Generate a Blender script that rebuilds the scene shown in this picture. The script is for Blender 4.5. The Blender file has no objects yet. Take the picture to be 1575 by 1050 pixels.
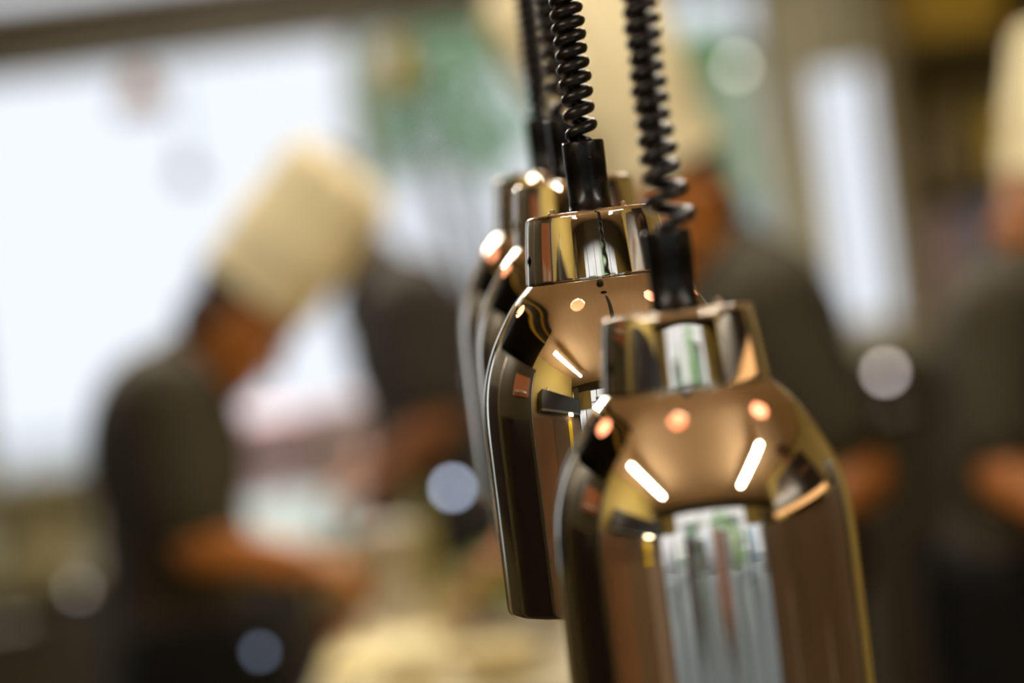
import bpy, bmesh, math, random
import numpy as np
from mathutils import Vector, Matrix, Quaternion

random.seed(7)
SC = bpy.context.scene
COL = SC.collection
PI = math.pi

# ------------------------------------------------------------------ camera
FPX = 3719.0                      # 85 mm on a 36 mm wide frame, 1575 px
PITCH = math.radians(1.30)
ROLL = math.atan(0.124)
EYE = Vector((0, 0, 1.6))
_f = Vector((0, math.cos(PITCH), -math.sin(PITCH)))
_u = Vector((0, math.sin(PITCH), math.cos(PITCH)))
_r = Vector((1, 0, 0))
CR = _r * math.cos(ROLL) - _u * math.sin(ROLL)
CU = _u * math.cos(ROLL) + _r * math.sin(ROLL)
cam_d = bpy.data.cameras.new('camera')
cam = bpy.data.objects.new('camera', cam_d)
COL.objects.link(cam)
M = Matrix((CR, CU, -_f)).transposed().to_4x4()
M.translation = EYE
cam.matrix_world = M
cam_d.sensor_width = 36
cam_d.lens = 85
cam_d.clip_start = 0.05
cam_d.clip_end = 200
cam_d.dof.use_dof = True
cam_d.dof.focus_distance = 1.512
cam_d.dof.aperture_fstop = 1.75
SC.camera = cam

# ------------------------------------------------------------------ world, exposure
w = bpy.data.worlds.new('world')
SC.world = w
w.use_nodes = True
bg = w.node_tree.nodes['Background']
bg.inputs[0].default_value = (0.90, 0.93, 1.0, 1)
bg.inputs[1].default_value = 1.08
SC.view_settings.view_transform = 'Standard'
SC.view_settings.look = 'None'
SC.view_settings.gamma = 1
SC.view_settings.use_curve_mapping = False
SC.view_settings.exposure = 0.0
sun_d = bpy.data.lights.new('sun', 'SUN')
sun_d.energy = 2.4
sun_d.angle = 0.02
sun_d.color = (1.0, 0.97, 0.9)
sun = bpy.data.objects.new('sun', sun_d)
COL.objects.link(sun)
sun.rotation_euler = Vector((.12, -.75, -.68)).to_track_quat('-Z', 'Y').to_euler()
L_TUBE = 43.0
L_FILL_PANEL = 17.0  # base strength of the unseen fill panels added over the kitchen


def at(px, py, Y):
    """world point seen at photograph pixel (px,py) on the plane y=Y"""
    d = _f + CR * ((px - 787.5) / FPX) + CU * ((525 - py) / FPX)
    return EYE + d * (Y / d.y)


# ------------------------------------------------------------------ materials
def lin(c):
    return tuple((v / 12.92 if v <= 0.04045 else ((v + 0.055) / 1.055) ** 2.4) for v in [x / 255 for x in c])


MATS = {}


def mat(name, rgb, rough=0.5, metal=0.0, emit=0.0, noise=0.0, nscale=20.0, spec=0.5, bump=0.0, coat=0.0,
        rgb2=None, stretch=None):
    if name in MATS:
        return MATS[name]
    m = bpy.data.materials.new(name)
    m.use_nodes = True
    nt = m.node_tree
    b = nt.nodes['Principled BSDF']
    c = lin(rgb) + (1,)
    b.inputs['Base Color'].default_value = c
    b.inputs['Roughness'].default_value = rough
    b.inputs['Metallic'].default_value = metal
    b.inputs['Specular IOR Level'].default_value = spec
    b.inputs['Coat Weight'].default_value = coat
    if emit:
        b.inputs['Emission Color'].default_value = c
        b.inputs['Emission Strength'].default_value = emit
    tc = nt.nodes.new('ShaderNodeTexCoord')
    mp = nt.nodes.new('ShaderNodeMapping')
    nt.links.new(tc.outputs['Object'], mp.inputs[0])
    if stretch:
        mp.inputs['Scale'].default_value = stretch
    nz = nt.nodes.new('ShaderNodeTexNoise')
    nz.inputs['Scale'].default_value = nscale
    nz.inputs['Detail'].default_value = 4
    nt.links.new(mp.outputs[0], nz.inputs[0])
    if noise or rgb2:
        mx = nt.nodes.new('ShaderNodeMix')
        mx.data_type = 'RGBA'
        nt.links.new(nz.outputs[0], mx.inputs[0])
        if rgb2:
            mx.inputs[6].default_value = c
            mx.inputs[7].default_value = lin(rgb2) + (1,)
        else:
            mx.inputs[6].default_value = tuple(v * (1 - noise) for v in c[:3]) + (1,)
            mx.inputs[7].default_value = tuple(min(1, v * (1 + noise)) for v in c[:3]) + (1,)
        nt.links.new(mx.outputs[2], b.inputs['Base Color'])
    if bump:
        bp = nt.nodes.new('ShaderNodeBump')
        bp.inputs['Strength'].default_value = bump
        bp.inputs['Distance'].default_value = 0.002
        nt.links.new(nz.outputs[0], bp.inputs['Height'])
        nt.links.new(bp.outputs[0], b.inputs['Normal'])
    MATS[name] = m
    return m


def emat(name, rgb, strength):
    if name in MATS:
        return MATS[name]
    m = bpy.data.materials.new(name)
    m.use_nodes = True
    nt = m.node_tree
    nt.nodes.clear()
    e = nt.nodes.new('ShaderNodeEmission')
    e.inputs[0].default_value = lin(rgb) + (1,)
    e.inputs[1].default_value = strength
    o = nt.nodes.new('ShaderNodeOutputMaterial')
    nt.links.new(e.outputs[0], o.inputs[0])
    MATS[name] = m
    return m


def glass_mat(name, tint=(1, 1, 1)):
    if name in MATS:
        return MATS[name]
    m = bpy.data.materials.new(name)
    m.use_nodes = True
    nt = m.node_tree
    nt.nodes.clear()
    t = nt.nodes.new('ShaderNodeBsdfTransparent')
    t.inputs[0].default_value = tint + (1,)
    g = nt.nodes.new('ShaderNodeBsdfGlossy')
    g.inputs[1].default_value = 0.02
    fr = nt.nodes.new('ShaderNodeFresnel')
    fr.inputs[0].default_value = 1.1
    mx = nt.nodes.new('ShaderNodeMixShader')
    nt.links.new(fr.outputs[0], mx.inputs[0])
    nt.links.new(t.outputs[0], mx.inputs[1])
    nt.links.new(g.outputs[0], mx.inputs[2])
    o = nt.nodes.new('ShaderNodeOutputMaterial')
    nt.links.new(mx.outputs[0], o.inputs[0])
    MATS[name] = m
    return m


# ------------------------------------------------------------------ object helpers
def tag(o, label=None, cat=None, group=None, kind=None):
    if label: o['label'] = label
    if cat: o['category'] = cat
    if group: o['group'] = group
    if kind: o['kind'] = kind
    return o


def empty(name, loc=(0, 0, 0), rz=0.0):
    o = bpy.data.objects.new(name, None)
    o.empty_display_size = 0.05
    COL.objects.link(o)
    o.location = loc
    o.rotation_euler = (0, 0, rz)
    return o


def obj(name, bm, m, parent=None, smooth=True, loc=None):
    me = bpy.data.meshes.new(name)
    bmesh.ops.recalc_face_normals(bm, faces=bm.faces)
    bm.to_mesh(me)
    bm.free()
    for p in me.polygons:
        p.use_smooth = smooth
    o = bpy.data.objects.new(name, me)
    COL.objects.link(o)
    me.materials.append(m)
    if parent: o.parent = parent
    if loc is not None: o.location = loc
    return o


def box(bm, x0, x1, y0, y1, z0, z1, bev=0.0):
    r = bmesh.ops.create_cube(bm, size=1)
    vs = r['verts']
    for v in vs:
        v.co = Vector(((x0 + x1) / 2 + v.co.x * (x1 - x0), (y0 + y1) / 2 + v.co.y * (y1 - y0),
                       (z0 + z1) / 2 + v.co.z * (z1 - z0)))
    if bev:
        es = list({e for v in vs for e in v.link_edges})
        bmesh.ops.bevel(bm, geom=es, offset=bev, segments=2, affect='EDGES', profile=0.7)


def lathe(bm, prof, n=48, c=(0, 0, 0), axis=None, fn=None):
    """prof: list of (r,z). closed at r=0 ends."""
    q = Quaternion((1, 0, 0, 0)) if axis is None else Vector((0, 0, 1)).rotation_difference(Vector(axis))
    c = Vector(c)
    rings = []
    for (r, z) in prof:
        if r < 1e-6:
            rings.append([bm.verts.new(c + q @ Vector((0, 0, z)))])
        else:
            ring = []
            for i in range(n):
                a = 2 * PI * i / n
                rr = r * (fn(a, z) if fn else 1)
                ring.append(bm.verts.new(c + q @ Vector((rr * math.cos(a), rr * math.sin(a), z))))
            rings.append(ring)
    for a, b in zip(rings, rings[1:]):
        for i in range(n):
            j = (i + 1) % n
            if len(a) == 1 and len(b) == 1: break
            if len(a) == 1: bm.faces.new((a[0], b[i], b[j]))
            elif len(b) == 1: bm.faces.new((a[i], a[j], b[0]))
            else: bm.faces.new((a[i], a[j], b[j], b[i]))


def tube(bm, pts, rad, n=10, cap=True):
    pts = [Vector(p) for p in pts]
    rads = rad if isinstance(rad, (list, tuple)) else [rad] * len(pts)
    prev = None
    rings = []
    for i, p in enumerate(pts):
        t = (pts[min(i + 1, len(pts) - 1)] - pts[max(i - 1, 0)]).normalized()
        if prev is None:
            a = t.orthogonal().normalized()
        else:
            a = (prev - t * prev.dot(t)).normalized()
        prev = a
        b = t.cross(a)
        rings.append([bm.verts.new(p + (a * math.cos(2 * PI * k / n) + b * math.sin(2 * PI * k / n)) * rads[i])
                      for k in range(n)])
    for r0, r1 in zip(rings, rings[1:]):
        for k in range(n):
            bm.faces.new((r0[k], r0[(k + 1) % n], r1[(k + 1) % n], r1[k]))
    if cap:
        bm.faces.new(rings[0][::-1])
        bm.faces.new(rings[-1])


def ball(bm, c, r, scale=(1, 1, 1), rot=None, seg=20):
    res = bmesh.ops.create_uvsphere(bm, u_segments=seg, v_segments=max(8, seg // 2), radius=1)
    for v in res['verts']:
        co = Vector((v.co.x * r * scale[0], v.co.y * r * scale[1], v.co.z * r * scale[2]))
        if rot is not None: co = rot @ co
        v.co = Vector(c) + co


def bx(name, dims, m, parent=None, bev=0.0, smooth=False):
    bm = bmesh.new()
    box(bm, *dims, bev=bev)
    return obj(name, bm, m, parent, smooth)


def struct(o):
    o['kind'] = 'structure'
    return o


# ------------------------------------------------------------------ palette
chrome = mat('polished_metal', (250, 240, 224), 0.025, 1.0)
steel = mat('brushed_steel', (190, 186, 176), 0.28, 1.0, noise=0.1, stretch=(1, 1, 12))
black_plastic = mat('black_plastic', (14, 13, 12), 0.25, spec=0.35)
cord_mat = mat('black_rubber', (19, 15, 11), 0.3, spec=0.45)
lining = mat('warm_lining', (252, 218, 200), 0.5)
ceil_m = mat('ply_ceiling', (246, 212, 170), 0.7, rgb2=(232, 194, 148), nscale=3, stretch=(8, 0.6, 1))
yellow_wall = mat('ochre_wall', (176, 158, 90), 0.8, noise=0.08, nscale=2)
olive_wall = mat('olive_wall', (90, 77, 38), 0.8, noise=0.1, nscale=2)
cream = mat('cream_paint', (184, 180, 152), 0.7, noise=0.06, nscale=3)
dark_brown = mat('dark_brown_beam', (62, 52, 30), 0.6, noise=0.15, nscale=6)
black_box = mat('black_lacquer', (20, 15, 14), 0.3)
tan_panel = mat('tan_panel', (134, 112, 84), 0.6, noise=0.08, nscale=3)
brown_panel = mat('brown_panel', (80, 60, 32), 0.55, noise=0.12, nscale=4, stretch=(1, 1, .3))
floor_m = mat('tile_floor', (178, 164, 138), 0.45, noise=0.15, nscale=5)
pave = mat('paving', (128, 134, 138), 0.8, noise=0.1, nscale=3)
frame_m = mat('window_frame_paint', (70, 72, 58), 0.5)
glass = glass_mat('window_glass', (0.97, 0.98, 0.98))
gold_trim = mat('gold_trim', (190, 150, 40), 0.4, noise=0.1)
skin = mat('skin', (162, 98, 34), 0.5, noise=0.05)
olive_cloth = mat('olive_cloth', (54, 48, 29), 0.9, noise=0.15, nscale=30, bump=0.3)
black_cloth = mat('black_cloth', (20, 18, 12), 0.9, noise=0.15, nscale=30, bump=0.3)
toque_cloth = mat('toque_cloth', (230, 216, 174), 0.85, noise=0.04, nscale=30, bump=0.2)
hair_m = mat('brown_hair', (46, 28, 16), 0.7, noise=0.3, nscale=60)
eye_m = mat('eye_white', (220, 214, 204), 0.3)

# ------------------------------------------------------------------ heat lamp
U = 0.0846 / 203.5                       # metres per measured unit


def spline(xs, ys, n):
    """natural cubic spline, sampled"""
    x = np.array(xs, float); y = np.array(ys, float); k = len(x)
    h = np.diff(x)
    A = np.zeros((k, k)); B = np.zeros(k)
    A[0, 0] = A[-1, -1] = 1
    for i in range(1, k - 1):
        A[i, i - 1] = h[i - 1]; A[i, i] = 2 * (h[i - 1] + h[i]); A[i, i + 1] = h[i]
        B[i] = 3 * ((y[i + 1] - y[i]) / h[i] - (y[i] - y[i - 1]) / h[i - 1])
    c = np.linalg.solve(A, B)
    q = np.array(n, float)
    out = np.zeros_like(q)
    for j, v in enumerate(q):
        i = min(max(np.searchsorted(x, v) - 1, 0), k - 2)
        d = v - x[i]
        b = (y[i + 1] - y[i]) / h[i] - h[i] * (2 * c[i] + c[i + 1]) / 3
        out[j] = y[i] + b * d + c[i] * d * d + (c[i + 1] - c[i]) / (3 * h[i]) * d ** 3
    return out


def holed_lathe(name, prof, nth, holes, thick, m_out, m_in, parent):
    """prof: dense (r,z) list from top to bottom. holes: (theta, arc position, radius). Real round holes, wall
    of the given thickness, exact normals so the mirror finish stays clean."""
    P = np.array(prof, float)
    seg = np.hypot(np.diff(P[:, 0]), np.diff(P[:, 1]))
    S = np.concatenate([[0], np.cumsum(seg)])
    T = np.gradient(P, S, axis=0)
    nj = len(P)
    th = np.tile(np.arange(nth) * 2 * PI / nth, (nj, 1))
    s = np.tile(S[:, None], (1, nth))
    R0 = np.tile(P[:, 0][:, None], (1, nth))
    inside = np.zeros((nj, nth), bool)
    for (t0, s0, rad) in holes:
        r0 = np.interp(s0, S, P[:, 0])
        dt = (th - t0 + PI) % (2 * PI) - PI
        u = dt * r0; v = s - s0
        d = np.hypot(u, v)
        ins = d < rad
        ring = ins & ~(np.roll(ins, 1, 0) & np.roll(ins, -1, 0) & np.roll(ins, 1, 1) & np.roll(ins, -1, 1))
        k = np.where(ring, rad / np.maximum(d, 1e-9), 1)
        th = np.where(ring, t0 + u * k / r0, th)
        s = np.where(ring, s0 + v * k, s)
        inside |= ins
    r = np.interp(s, S, P[:, 0]); z = np.interp(s, S, P[:, 1])
    tr = np.interp(s, S, T[:, 0]); tz = np.interp(s, S, T[:, 1])
    ln = np.hypot(tr, tz); nr = -tz / ln; nz = tr / ln            # outward for a top-to-bottom profile
    co = np.stack([r * np.cos(th), r * np.sin(th), z], -1).reshape(-1, 3)
    no = np.stack([nr * np.cos(th), nr * np.sin(th), nz], -1).reshape(-1, 3)
    ci = co - no * thick
    N = nj * nth
    outer = []
    for j in range(nj - 1):
        for i in range(nth):
            i2 = (i + 1) % nth
            if inside[j, i] and inside[j, i2] and inside[j + 1, i] and inside[j + 1, i2]: continue
            outer.append((j * nth + i, (j + 1) * nth + i, (j + 1) * nth + i2, j * nth + i2))
    ecount = {}
    for f in outer:
        for a, b in zip(f, f[1:] + f[:1]):
            ecount[(a, b)] = 1
    faces = list(outer) + [tuple(v + N for v in reversed(f)) for f in outer]
    bridge = [(b, a, a + N, b + N) for (a, b) in ecount if (b, a) not in ecount]
    no_f = len(outer)
    faces += bridge
    used = sorted({v for f in faces for v in f})
    remap = {v: i for i, v in enumerate(used)}
    allco = np.concatenate([co, ci]); allno = np.concatenate([no, -no])
    me = bpy.data.meshes.new(name)
    me.from_pydata([tuple(allco[v]) for v in used], [], [tuple(remap[v] for v in f) for f in faces])
    me.materials.append(m_out); me.materials.append(m_in)
    nors = []
    for k, f in enumerate(faces):
        p = me.polygons[k]
        p.use_smooth = True
        p.material_index = 1 if no_f <= k < 2 * no_f else 0
        if k < 2 * no_f:
            nors += [tuple(allno[v]) for v in f]
        else:
            fn = tuple(p.normal)
            nors += [fn] * 4
    me.normals_split_custom_set(nors)
    o = bpy.data.objects.new(name, me)
    COL.objects.link(o)
    if parent: o.parent = parent
    return o, S, P


def heat_lamp(name, loc, yaw, label, coil, seed, ceiling_z=2.7):
    """loc = centre of the collar's top"""
    root = empty(name, loc)
    tag(root, label, 'heat lamp', 'polished heat lamps hanging in a row')
    # shade
    xs = [104, 125, 150, 180, 215, 250, 290, 330, 370]
    ys = [112, 133.5, 152, 170.5, 186.5, 196.6, 202, 203.5, 203.5]
    q = list(np.arange(104, 112, 2.0)) + list(np.arange(113, 166, 1.1)) + list(np.arange(168, 340, 3.0)) + [350, 400, 500, 585]
    qs = [min(v, 369) for v in q]
    rr = spline(xs, ys, qs)
    prof = [(r * U, -v * U) for r, v in zip(rr, q)]
    prof += [(203.5 * U, -592 * U), (203.2 * U, -596 * U), (202.2 * U, -598.5 * U), (200.5 * U, -600 * U)]
    P = np.array(prof)
    S = np.concatenate([[0], np.cumsum(np.hypot(np.diff(P[:, 0]), np.diff(P[:, 1])))])
    s_h = np.interp(139 * U, -P[:, 1], S)
    holes = [(math.radians(-90 - 17 + 45 * k) + yaw, s_h, 0.0046) for k in range(8)]
    shade, _, _ = holed_lathe('shade', prof, 840, holes, 0.0011, chrome, lining, root)
    # collar
    cp = [(92 * U, -0.2 * U), (97 * U, -0.6 * U), (100 * U, -2.2 * U), (101.8 * U, -5 * U), (102.6 * U, -9 * U)]
    for k in range(1, 41):
        t = k / 40
        cp.append(((102.6 + 10.9 * (t ** 0.85)) * U, -(9 + 92.5 * t) * U))
    cp += [(113.3 * U, -102.6 * U), (112 * U, -103.4 * U)]
    P2 = np.array(cp)
    S2 = np.concatenate([[0], np.cumsum(np.hypot(np.diff(P2[:, 0]), np.diff(P2[:, 1])))])
    s2 = np.interp(66 * U, -P2[:, 1], S2)
    ch = [(math.radians(-90 - 72) + yaw, s2, 0.0036), (math.radians(90 - 72) + yaw, s2, 0.0036)]
    # densify the collar grid round the hole row
    zz = sorted(set(list(np.round(-np.arange(1, 102, 1.8) * U, 6)) + [round(float(v), 6) for v in P2[:6, 1]]), reverse=True)
    o = np.argsort(-P2[:, 1])
    pr2 = [(float(np.interp(-z, -P2[o, 1], P2[o, 0])), float(z)) for z in zz] + [tuple(P2[-2]), tuple(P2[-1])]
    collar, _, _ = holed_lathe('collar', pr2, 360, ch, 0.0011, chrome, black_plastic, root)
    bm = bmesh.new()                              # flat top disc of the collar
    lathe(bm, [(0, -0.0003), (pr2[0][0] + .0002, pr2[0][1]), (pr2[0][0], pr2[0][1] - 0.001), (0, -0.0014)], 96)
    obj('top_plate', bm, chrome, root)
    bm = bmesh.new()
    lathe(bm, [(0, -.0415), (.0459, -.0415), (.0461, -.0438), (0, -.0438)], 96)
    obj('inner_disc', bm, black_plastic, root)
    # screws
    for (sx, sy) in ((-.0250, -.012), (.0200, -.0190), (.006, .026)):
        bm = bmesh.new()
        lathe(bm, [(0, .0036), (.0010, .0035), (.0019, .0026), (.0021, .0014), (.0030, .0010), (.0032, -.0005)], 20)
        c_ = Matrix.Rotation(yaw, 3, 'Z') @ Vector((sx, sy, 0))
        obj('screw', bm, chrome, root, loc=c_)
    # stem (cord grip)
    bm = bmesh.new()
    rs = 32.3 * U
    lathe(bm, [(0, -.0002), (36.5 * U, -.0002), (36.5 * U, 3 * U), (rs, 5 * U), (rs, 20 * U), (rs * .985, 21 * U), (rs * .985, 62 * U),
               (rs, 63 * U), (rs, 104 * U), (rs * .97, 108 * U), (rs * .55, 108.5 * U), (rs * .5, 104 * U), (0, 104 * U)], 48)
    stem = obj('cord_grip', bm, black_plastic, root)
    bm = bmesh.new()
    lathe(bm, [(0, .0012), (.0012, .001), (.0016, 0)], 12, c=(rs * .99 * math.cos(-1.35), rs * .99 * math.sin(-1.35), 80 * U),
          axis=(math.cos(-1.35), math.sin(-1.35), 0))
    obj('grub_screw', bm, black_plastic, stem)
    # coiled cord
    rnd = random.Random(seed)
    ztop = ceiling_z - loc[2]
    pts = []
    z = 104 * U; a = coil['phase']
    rc = coil['r']; n_turn = coil['turns']
    step = 22
    lean = coil.get('lean', [(0, 0)])
    for k in range(n_turn * step):
        t = k / step
        pitch = coil['pitch'] + coil['stretch'] * math.exp(-t / coil['fall'])
        z += pitch / step
        a += 2 * PI / step
        grow = min(1, t / 0.5)
        r_ = rc * (0.55 + 0.45 * grow) * (1 + coil.get('wob', .03) * math.sin(t * 1.7 + seed)) * (1 + coil.get('flare', 0) * math.exp(-t / 1.3) * grow)
        hx = np.interp(z, [p[0] for p in lean], [p[1] for p in lean]) if len(lean) > 1 else 0
        pts.append(Vector((r_ * math.cos(a) + hx, r_ * math.sin(a), z)))
    last = pts[-1]
    cx = last.copy(); cx.x = hx; cx.y = 0
    pts.append(Vector((hx, 0, z + .012)))
    z += .03
    while z < ztop - .02:
        pts.append(Vector((hx, 0, z))); z += .05
    pts.append(Vector((hx, 0, ztop - .004)))
    bm = bmesh.new()
    tube(bm, pts, coil['wire'], 12)
    obj('coiled_cord', bm, cord_mat, root)
    bm = bmesh.new()
    lathe(bm, [(0, ztop - .045), (.012, ztop - .045), (.016, ztop - .03), (.045, ztop - .012), (.05, ztop - .001), (0, ztop - .001)], 40)
    obj('ceiling_rose', bm, black_plastic, root)
    # bulb in its holder
    bm = bmesh.new()
    lathe(bm, [(0, -.047), (.020, -.047), (.021, -.085), (.017, -.088), (0, -.088)], 32)
    h = obj('bulb_holder', bm, lining, root)
    bm = bmesh.new()
    lathe(bm, [(.013, -.088), (.015, -.10), (.032, -.135), (.046, -.16), (.048, -.172), (.040, -.184), (.020, -.192), (0, -.194)], 32)
    obj('heat_bulb', bm, emat('warm_bulb_glow', (255, 212, 180), 10.0), root)
    return root


def lp(px, py, Y):
    p = at(px, py, Y); return (p.x, p.y, p.z)


coilA = dict(phase=.3, r=.0073, wire=.0037, turns=64, pitch=.0086, stretch=.0052, fall=2.0)
coilF = dict(phase=3.3, r=.0069, wire=.0036, turns=60, pitch=.0088, stretch=.0115, fall=1.6, flare=1.4, wob=.06,
             lean=[(.045, .001), (.06, .003), (.08, .001), (.12, .0), (.2, .001), (1.2, 0)])
coilB = dict(phase=1.0, r=.0070, wire=.0035, turns=60, pitch=.0074, stretch=.013, fall=2.5)
coilC = dict(phase=5.0, r=.0066, wire=.0036, turns=64, pitch=.0072, stretch=.004, fall=2.0)
heat_lamp('heat_lamp', lp(909, 324.5, 1.55), 0.0,
          'polished heat lamp in sharp focus, second from the camera, behind the foremost one', coilA, 1)
heat_lamp('heat_lamp', lp(1040, 476.5, 1.348), math.radians(7),
          'large blurred polished heat lamp nearest the camera, at lower right', coilF, 2)
heat_lamp('heat_lamp', lp(880, 278, 1.726), math.radians(-3),
          'third polished heat lamp, directly behind the sharp one with its collar showing on both sides', coilB, 3)
heat_lamp('heat_lamp', lp(843, 267, 1.902), math.radians(4),
          'farthest and leftmost polished heat lamp of the row, mostly hidden behind the others', coilC, 4)

# ------------------------------------------------------------------ room shell
YB, YF = 7.2, -3.6           # kitchen end wall, street front behind the camera
XL, XR = -1.75, 2.3


def wall_open(name, x0, x1, z0, z1, y, th, holes, m):
    """wall in the xz plane with rectangular holes (x0,x1,z0,z1) made of one mesh of boxes"""
    xs = sorted({x0, x1} | {h[0] for h in holes} | {h[1] for h in holes})
    zs = sorted({z0, z1} | {h[2] for h in holes} | {h[3] for h in holes})
    bm = bmesh.new()
    for a, b in zip(xs, xs[1:]):
        for c, d in zip(zs, zs[1:]):
            mx, mz = (a + b) / 2, (c + d) / 2
            if any(h[0] < mx < h[1] and h[2] < mz < h[3] for h in holes): continue
            box(bm, a, b, y, y + th, c, d)
    bmesh.ops.remove_doubles(bm, verts=bm.verts, dist=1e-5)
    return struct(obj(name, bm, m, smooth=False))


def window(name, x0, x1, z0, z1, y, th, mull, trans, m=None, fw=.04):
    """frame + mullions + pane"""
    m = m or frame_m
    r = struct(empty(name, ((x0 + x1) / 2, y, z0)))
    bm = bmesh.new()
    X0, X1, Z1 = x0 - (x0 + x1) / 2, x1 - (x0 + x1) / 2, z1 - z0
    box(bm, X0, X0 + fw, 0, th, 0, Z1); box(bm, X1 - fw, X1, 0, th, 0, Z1)
    box(bm, X0 + fw, X1 - fw, 0, th, 0, fw); box(bm, X0 + fw, X1 - fw, 0, th, Z1 - fw, Z1)
    for k in mull:
        c = k - (x0 + x1) / 2
        box(bm, c - fw / 2, c + fw / 2, 0, th, fw, Z1 - fw)
    for k in trans:
        c = k - z0
        box(bm, X0 + fw, X1 - fw, .002, th - .002, c - fw / 2, c + fw / 2)
    obj('window_frame', bm, m, r, False)
    bm = bmesh.new()
    box(bm, X0 + fw * .6, X1 - fw * .6, th / 2 - .003, th / 2 + .003, fw * .6, Z1 - fw * .6)
    obj('pane', bm, glass, r, False)
    return r


XL2, XR2 = -5.2, 6.4
struct(bx('floor', (XL2 - .12, XR2 + .12, YF - .12, .32, -.1, 0), floor_m))
struct(bx('floor', (XL - .12, XR + .12, .32, YB + .12, -.1, 0), floor_m))
struct(bx('ceiling', (XL2, XR2, -1.62, YB, 2.7, 2.8), ceil_m))
struct(bx('ceiling', (XL2, XR2, YF, -1.62, 3.3, 3.4), mat('pale_ceiling', (120, 100, 62), .8)))
struct(bx('trim_1', (XL2, XR2, -1.74, -1.62, 2.38, 3.3), dark_brown))            # bulkhead between the two ceilings
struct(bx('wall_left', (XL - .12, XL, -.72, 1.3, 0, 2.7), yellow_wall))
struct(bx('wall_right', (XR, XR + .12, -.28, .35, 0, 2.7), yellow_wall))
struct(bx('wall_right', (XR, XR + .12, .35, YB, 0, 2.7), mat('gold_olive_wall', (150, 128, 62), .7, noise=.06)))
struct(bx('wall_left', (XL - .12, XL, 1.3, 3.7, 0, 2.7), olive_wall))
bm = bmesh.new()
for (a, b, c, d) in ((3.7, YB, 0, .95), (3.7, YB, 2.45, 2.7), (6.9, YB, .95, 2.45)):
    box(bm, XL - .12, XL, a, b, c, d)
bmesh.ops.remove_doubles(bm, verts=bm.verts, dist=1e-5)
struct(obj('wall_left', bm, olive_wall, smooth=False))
r = struct(empty('added_window', (XL - .06, 5.3, .95)))  # side window added out of view for bright lamp edges and daylight
bm = bmesh.new()
box(bm, -.03, .03, -1.6, 1.6, 0, .04); box(bm, -.03, .03, -1.6, 1.6, 1.46, 1.5)
box(bm, -.03, .03, -1.6, -1.56, .04, 1.46); box(bm, -.03, .03, 1.56, 1.6, .04, 1.46); box(bm, -.03, .03, -.02, .02, .04, 1.46)
obj('window_frame', bm, frame_m, r, False)
bm = bmesh.new(); box(bm, -.003, .003, -1.58, 1.58, .02, 1.48)
obj('pane', bm, glass, r, False)
struct(bx('wall_left', (XL2 - .12, XL2, YF, .2, 0, 3.4), yellow_wall))
struct(bx('wall_right', (XR2, XR2 + .12, YF, .2, 0, 3.4), yellow_wall))
struct(bx('wall_left', (XL2, XL - .121, .2, .32, 0, 2.7), yellow_wall))
struct(bx('wall_right', (XR + .121, XR2, .2, .32, 0, 2.7), yellow_wall))
struct(bx('trim_4', (XL - .14, XL + .32, -.80, -.721, 0, 2.3), dark_brown))
struct(bx('trim_6', (XL2, -1.25, -1.74, -1.62, 1.80, 2.379), yellow_wall))
struct(bx('trim_7', (1.75, XR2, -1.74, -1.62, 1.80, 2.379), yellow_wall))
struct(bx('trim_5', (XR - .75, XR + .14, -.36, -.281, 0, 1.9), dark_brown))

W1 = (at(-70, 400, YB).x, at(574, 400, YB).x, 1.20, 2.415)
W2 = (at(582, 400, YB).x, at(1200, 300, YB).x, 1.0, 2.415)
W3 = (at(1252, 300, YB).x, at(1392, 300, YB).x, 1.33, 2.16)
T1 = (W1[0], W2[1], 2.62, 2.69)
wall_open('wall_back', XL, XR, 0, 2.7, YB, .12, [W1, W2, W3, T1], cream)
window('window_1', *W1, YB + .03, .06, [], [], None, .018)
window('window_2', *W2, YB + .03, .06, [at(860, 300, YB).x], [], None, .018)
window('window_3', *W3, YB + .03, .06, [], [], cream)
struct(bx('trim_2', (XL, W2[1] + .02, YB - .05, YB - .001, 2.43, 2.60), dark_brown))
struct(bx('trim_3', (XL, W1[1] + .05, YB - .06, YB - .001, 1.14, 1.195), mat('sill_paint', (120, 112, 84), .5)))
# street front
G = (-4.9, 6.1, 0.12, 3.1)
wall_open('wall_front', XL2, XR2, 0, 3.4, YF - .12, .12, [G], olive_wall)
window('window_4', *G, YF - .09, .06, [-3.7, -2.6, -1.5, -.4, .7, 1.8, 2.9, 4.0, 5.1], [2.25], mat('grey_frame', (110, 112, 96), .5), .05)

# ground outside
struct(bx('ground', (-12, 14, YB + .12, 40, -.12, -.02), pave))
struct(bx('ground', (-12, XL - .13, .33, YB + .12, -.12, -.02), pave))
struct(bx('ground', (-12, 14, -30, YF - .13, -.12, -.02), pave))


# ------------------------------------------------------------------ lights in the room
def ceiling_light(x, y, lx, ly, z, L, label, rgb=(255, 248, 234), drop=.2, group='ceiling lights of the kitchen'):
    r = empty('ceiling_light', (x, y, z))
    tag(r, label, 'ceiling light', group)
    bm = bmesh.new()
    box(bm, -lx / 2 - .004, lx / 2 + .004, -ly / 2 - .004, ly / 2 + .004, -.006 - drop, -drop)
    obj('housing', bm, cream, r, False)
    for q in (-.4, .4):
        bm = bmesh.new()
        tube(bm, [(0, q * ly, -drop), (0, q * ly, 0)], .006, 10)
        obj('hanging_rod', bm, cream, r)
    bm = bmesh.new()
    box(bm, -lx / 2, lx / 2, -ly / 2, ly / 2, -.05 - drop, -.0065 - drop, bev=.01)
    obj('diffuser', bm, emat('lamp_glow_%d_%d' % (int(L * 10), rgb[2]), rgb, L), r, True)
    return r


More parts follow.
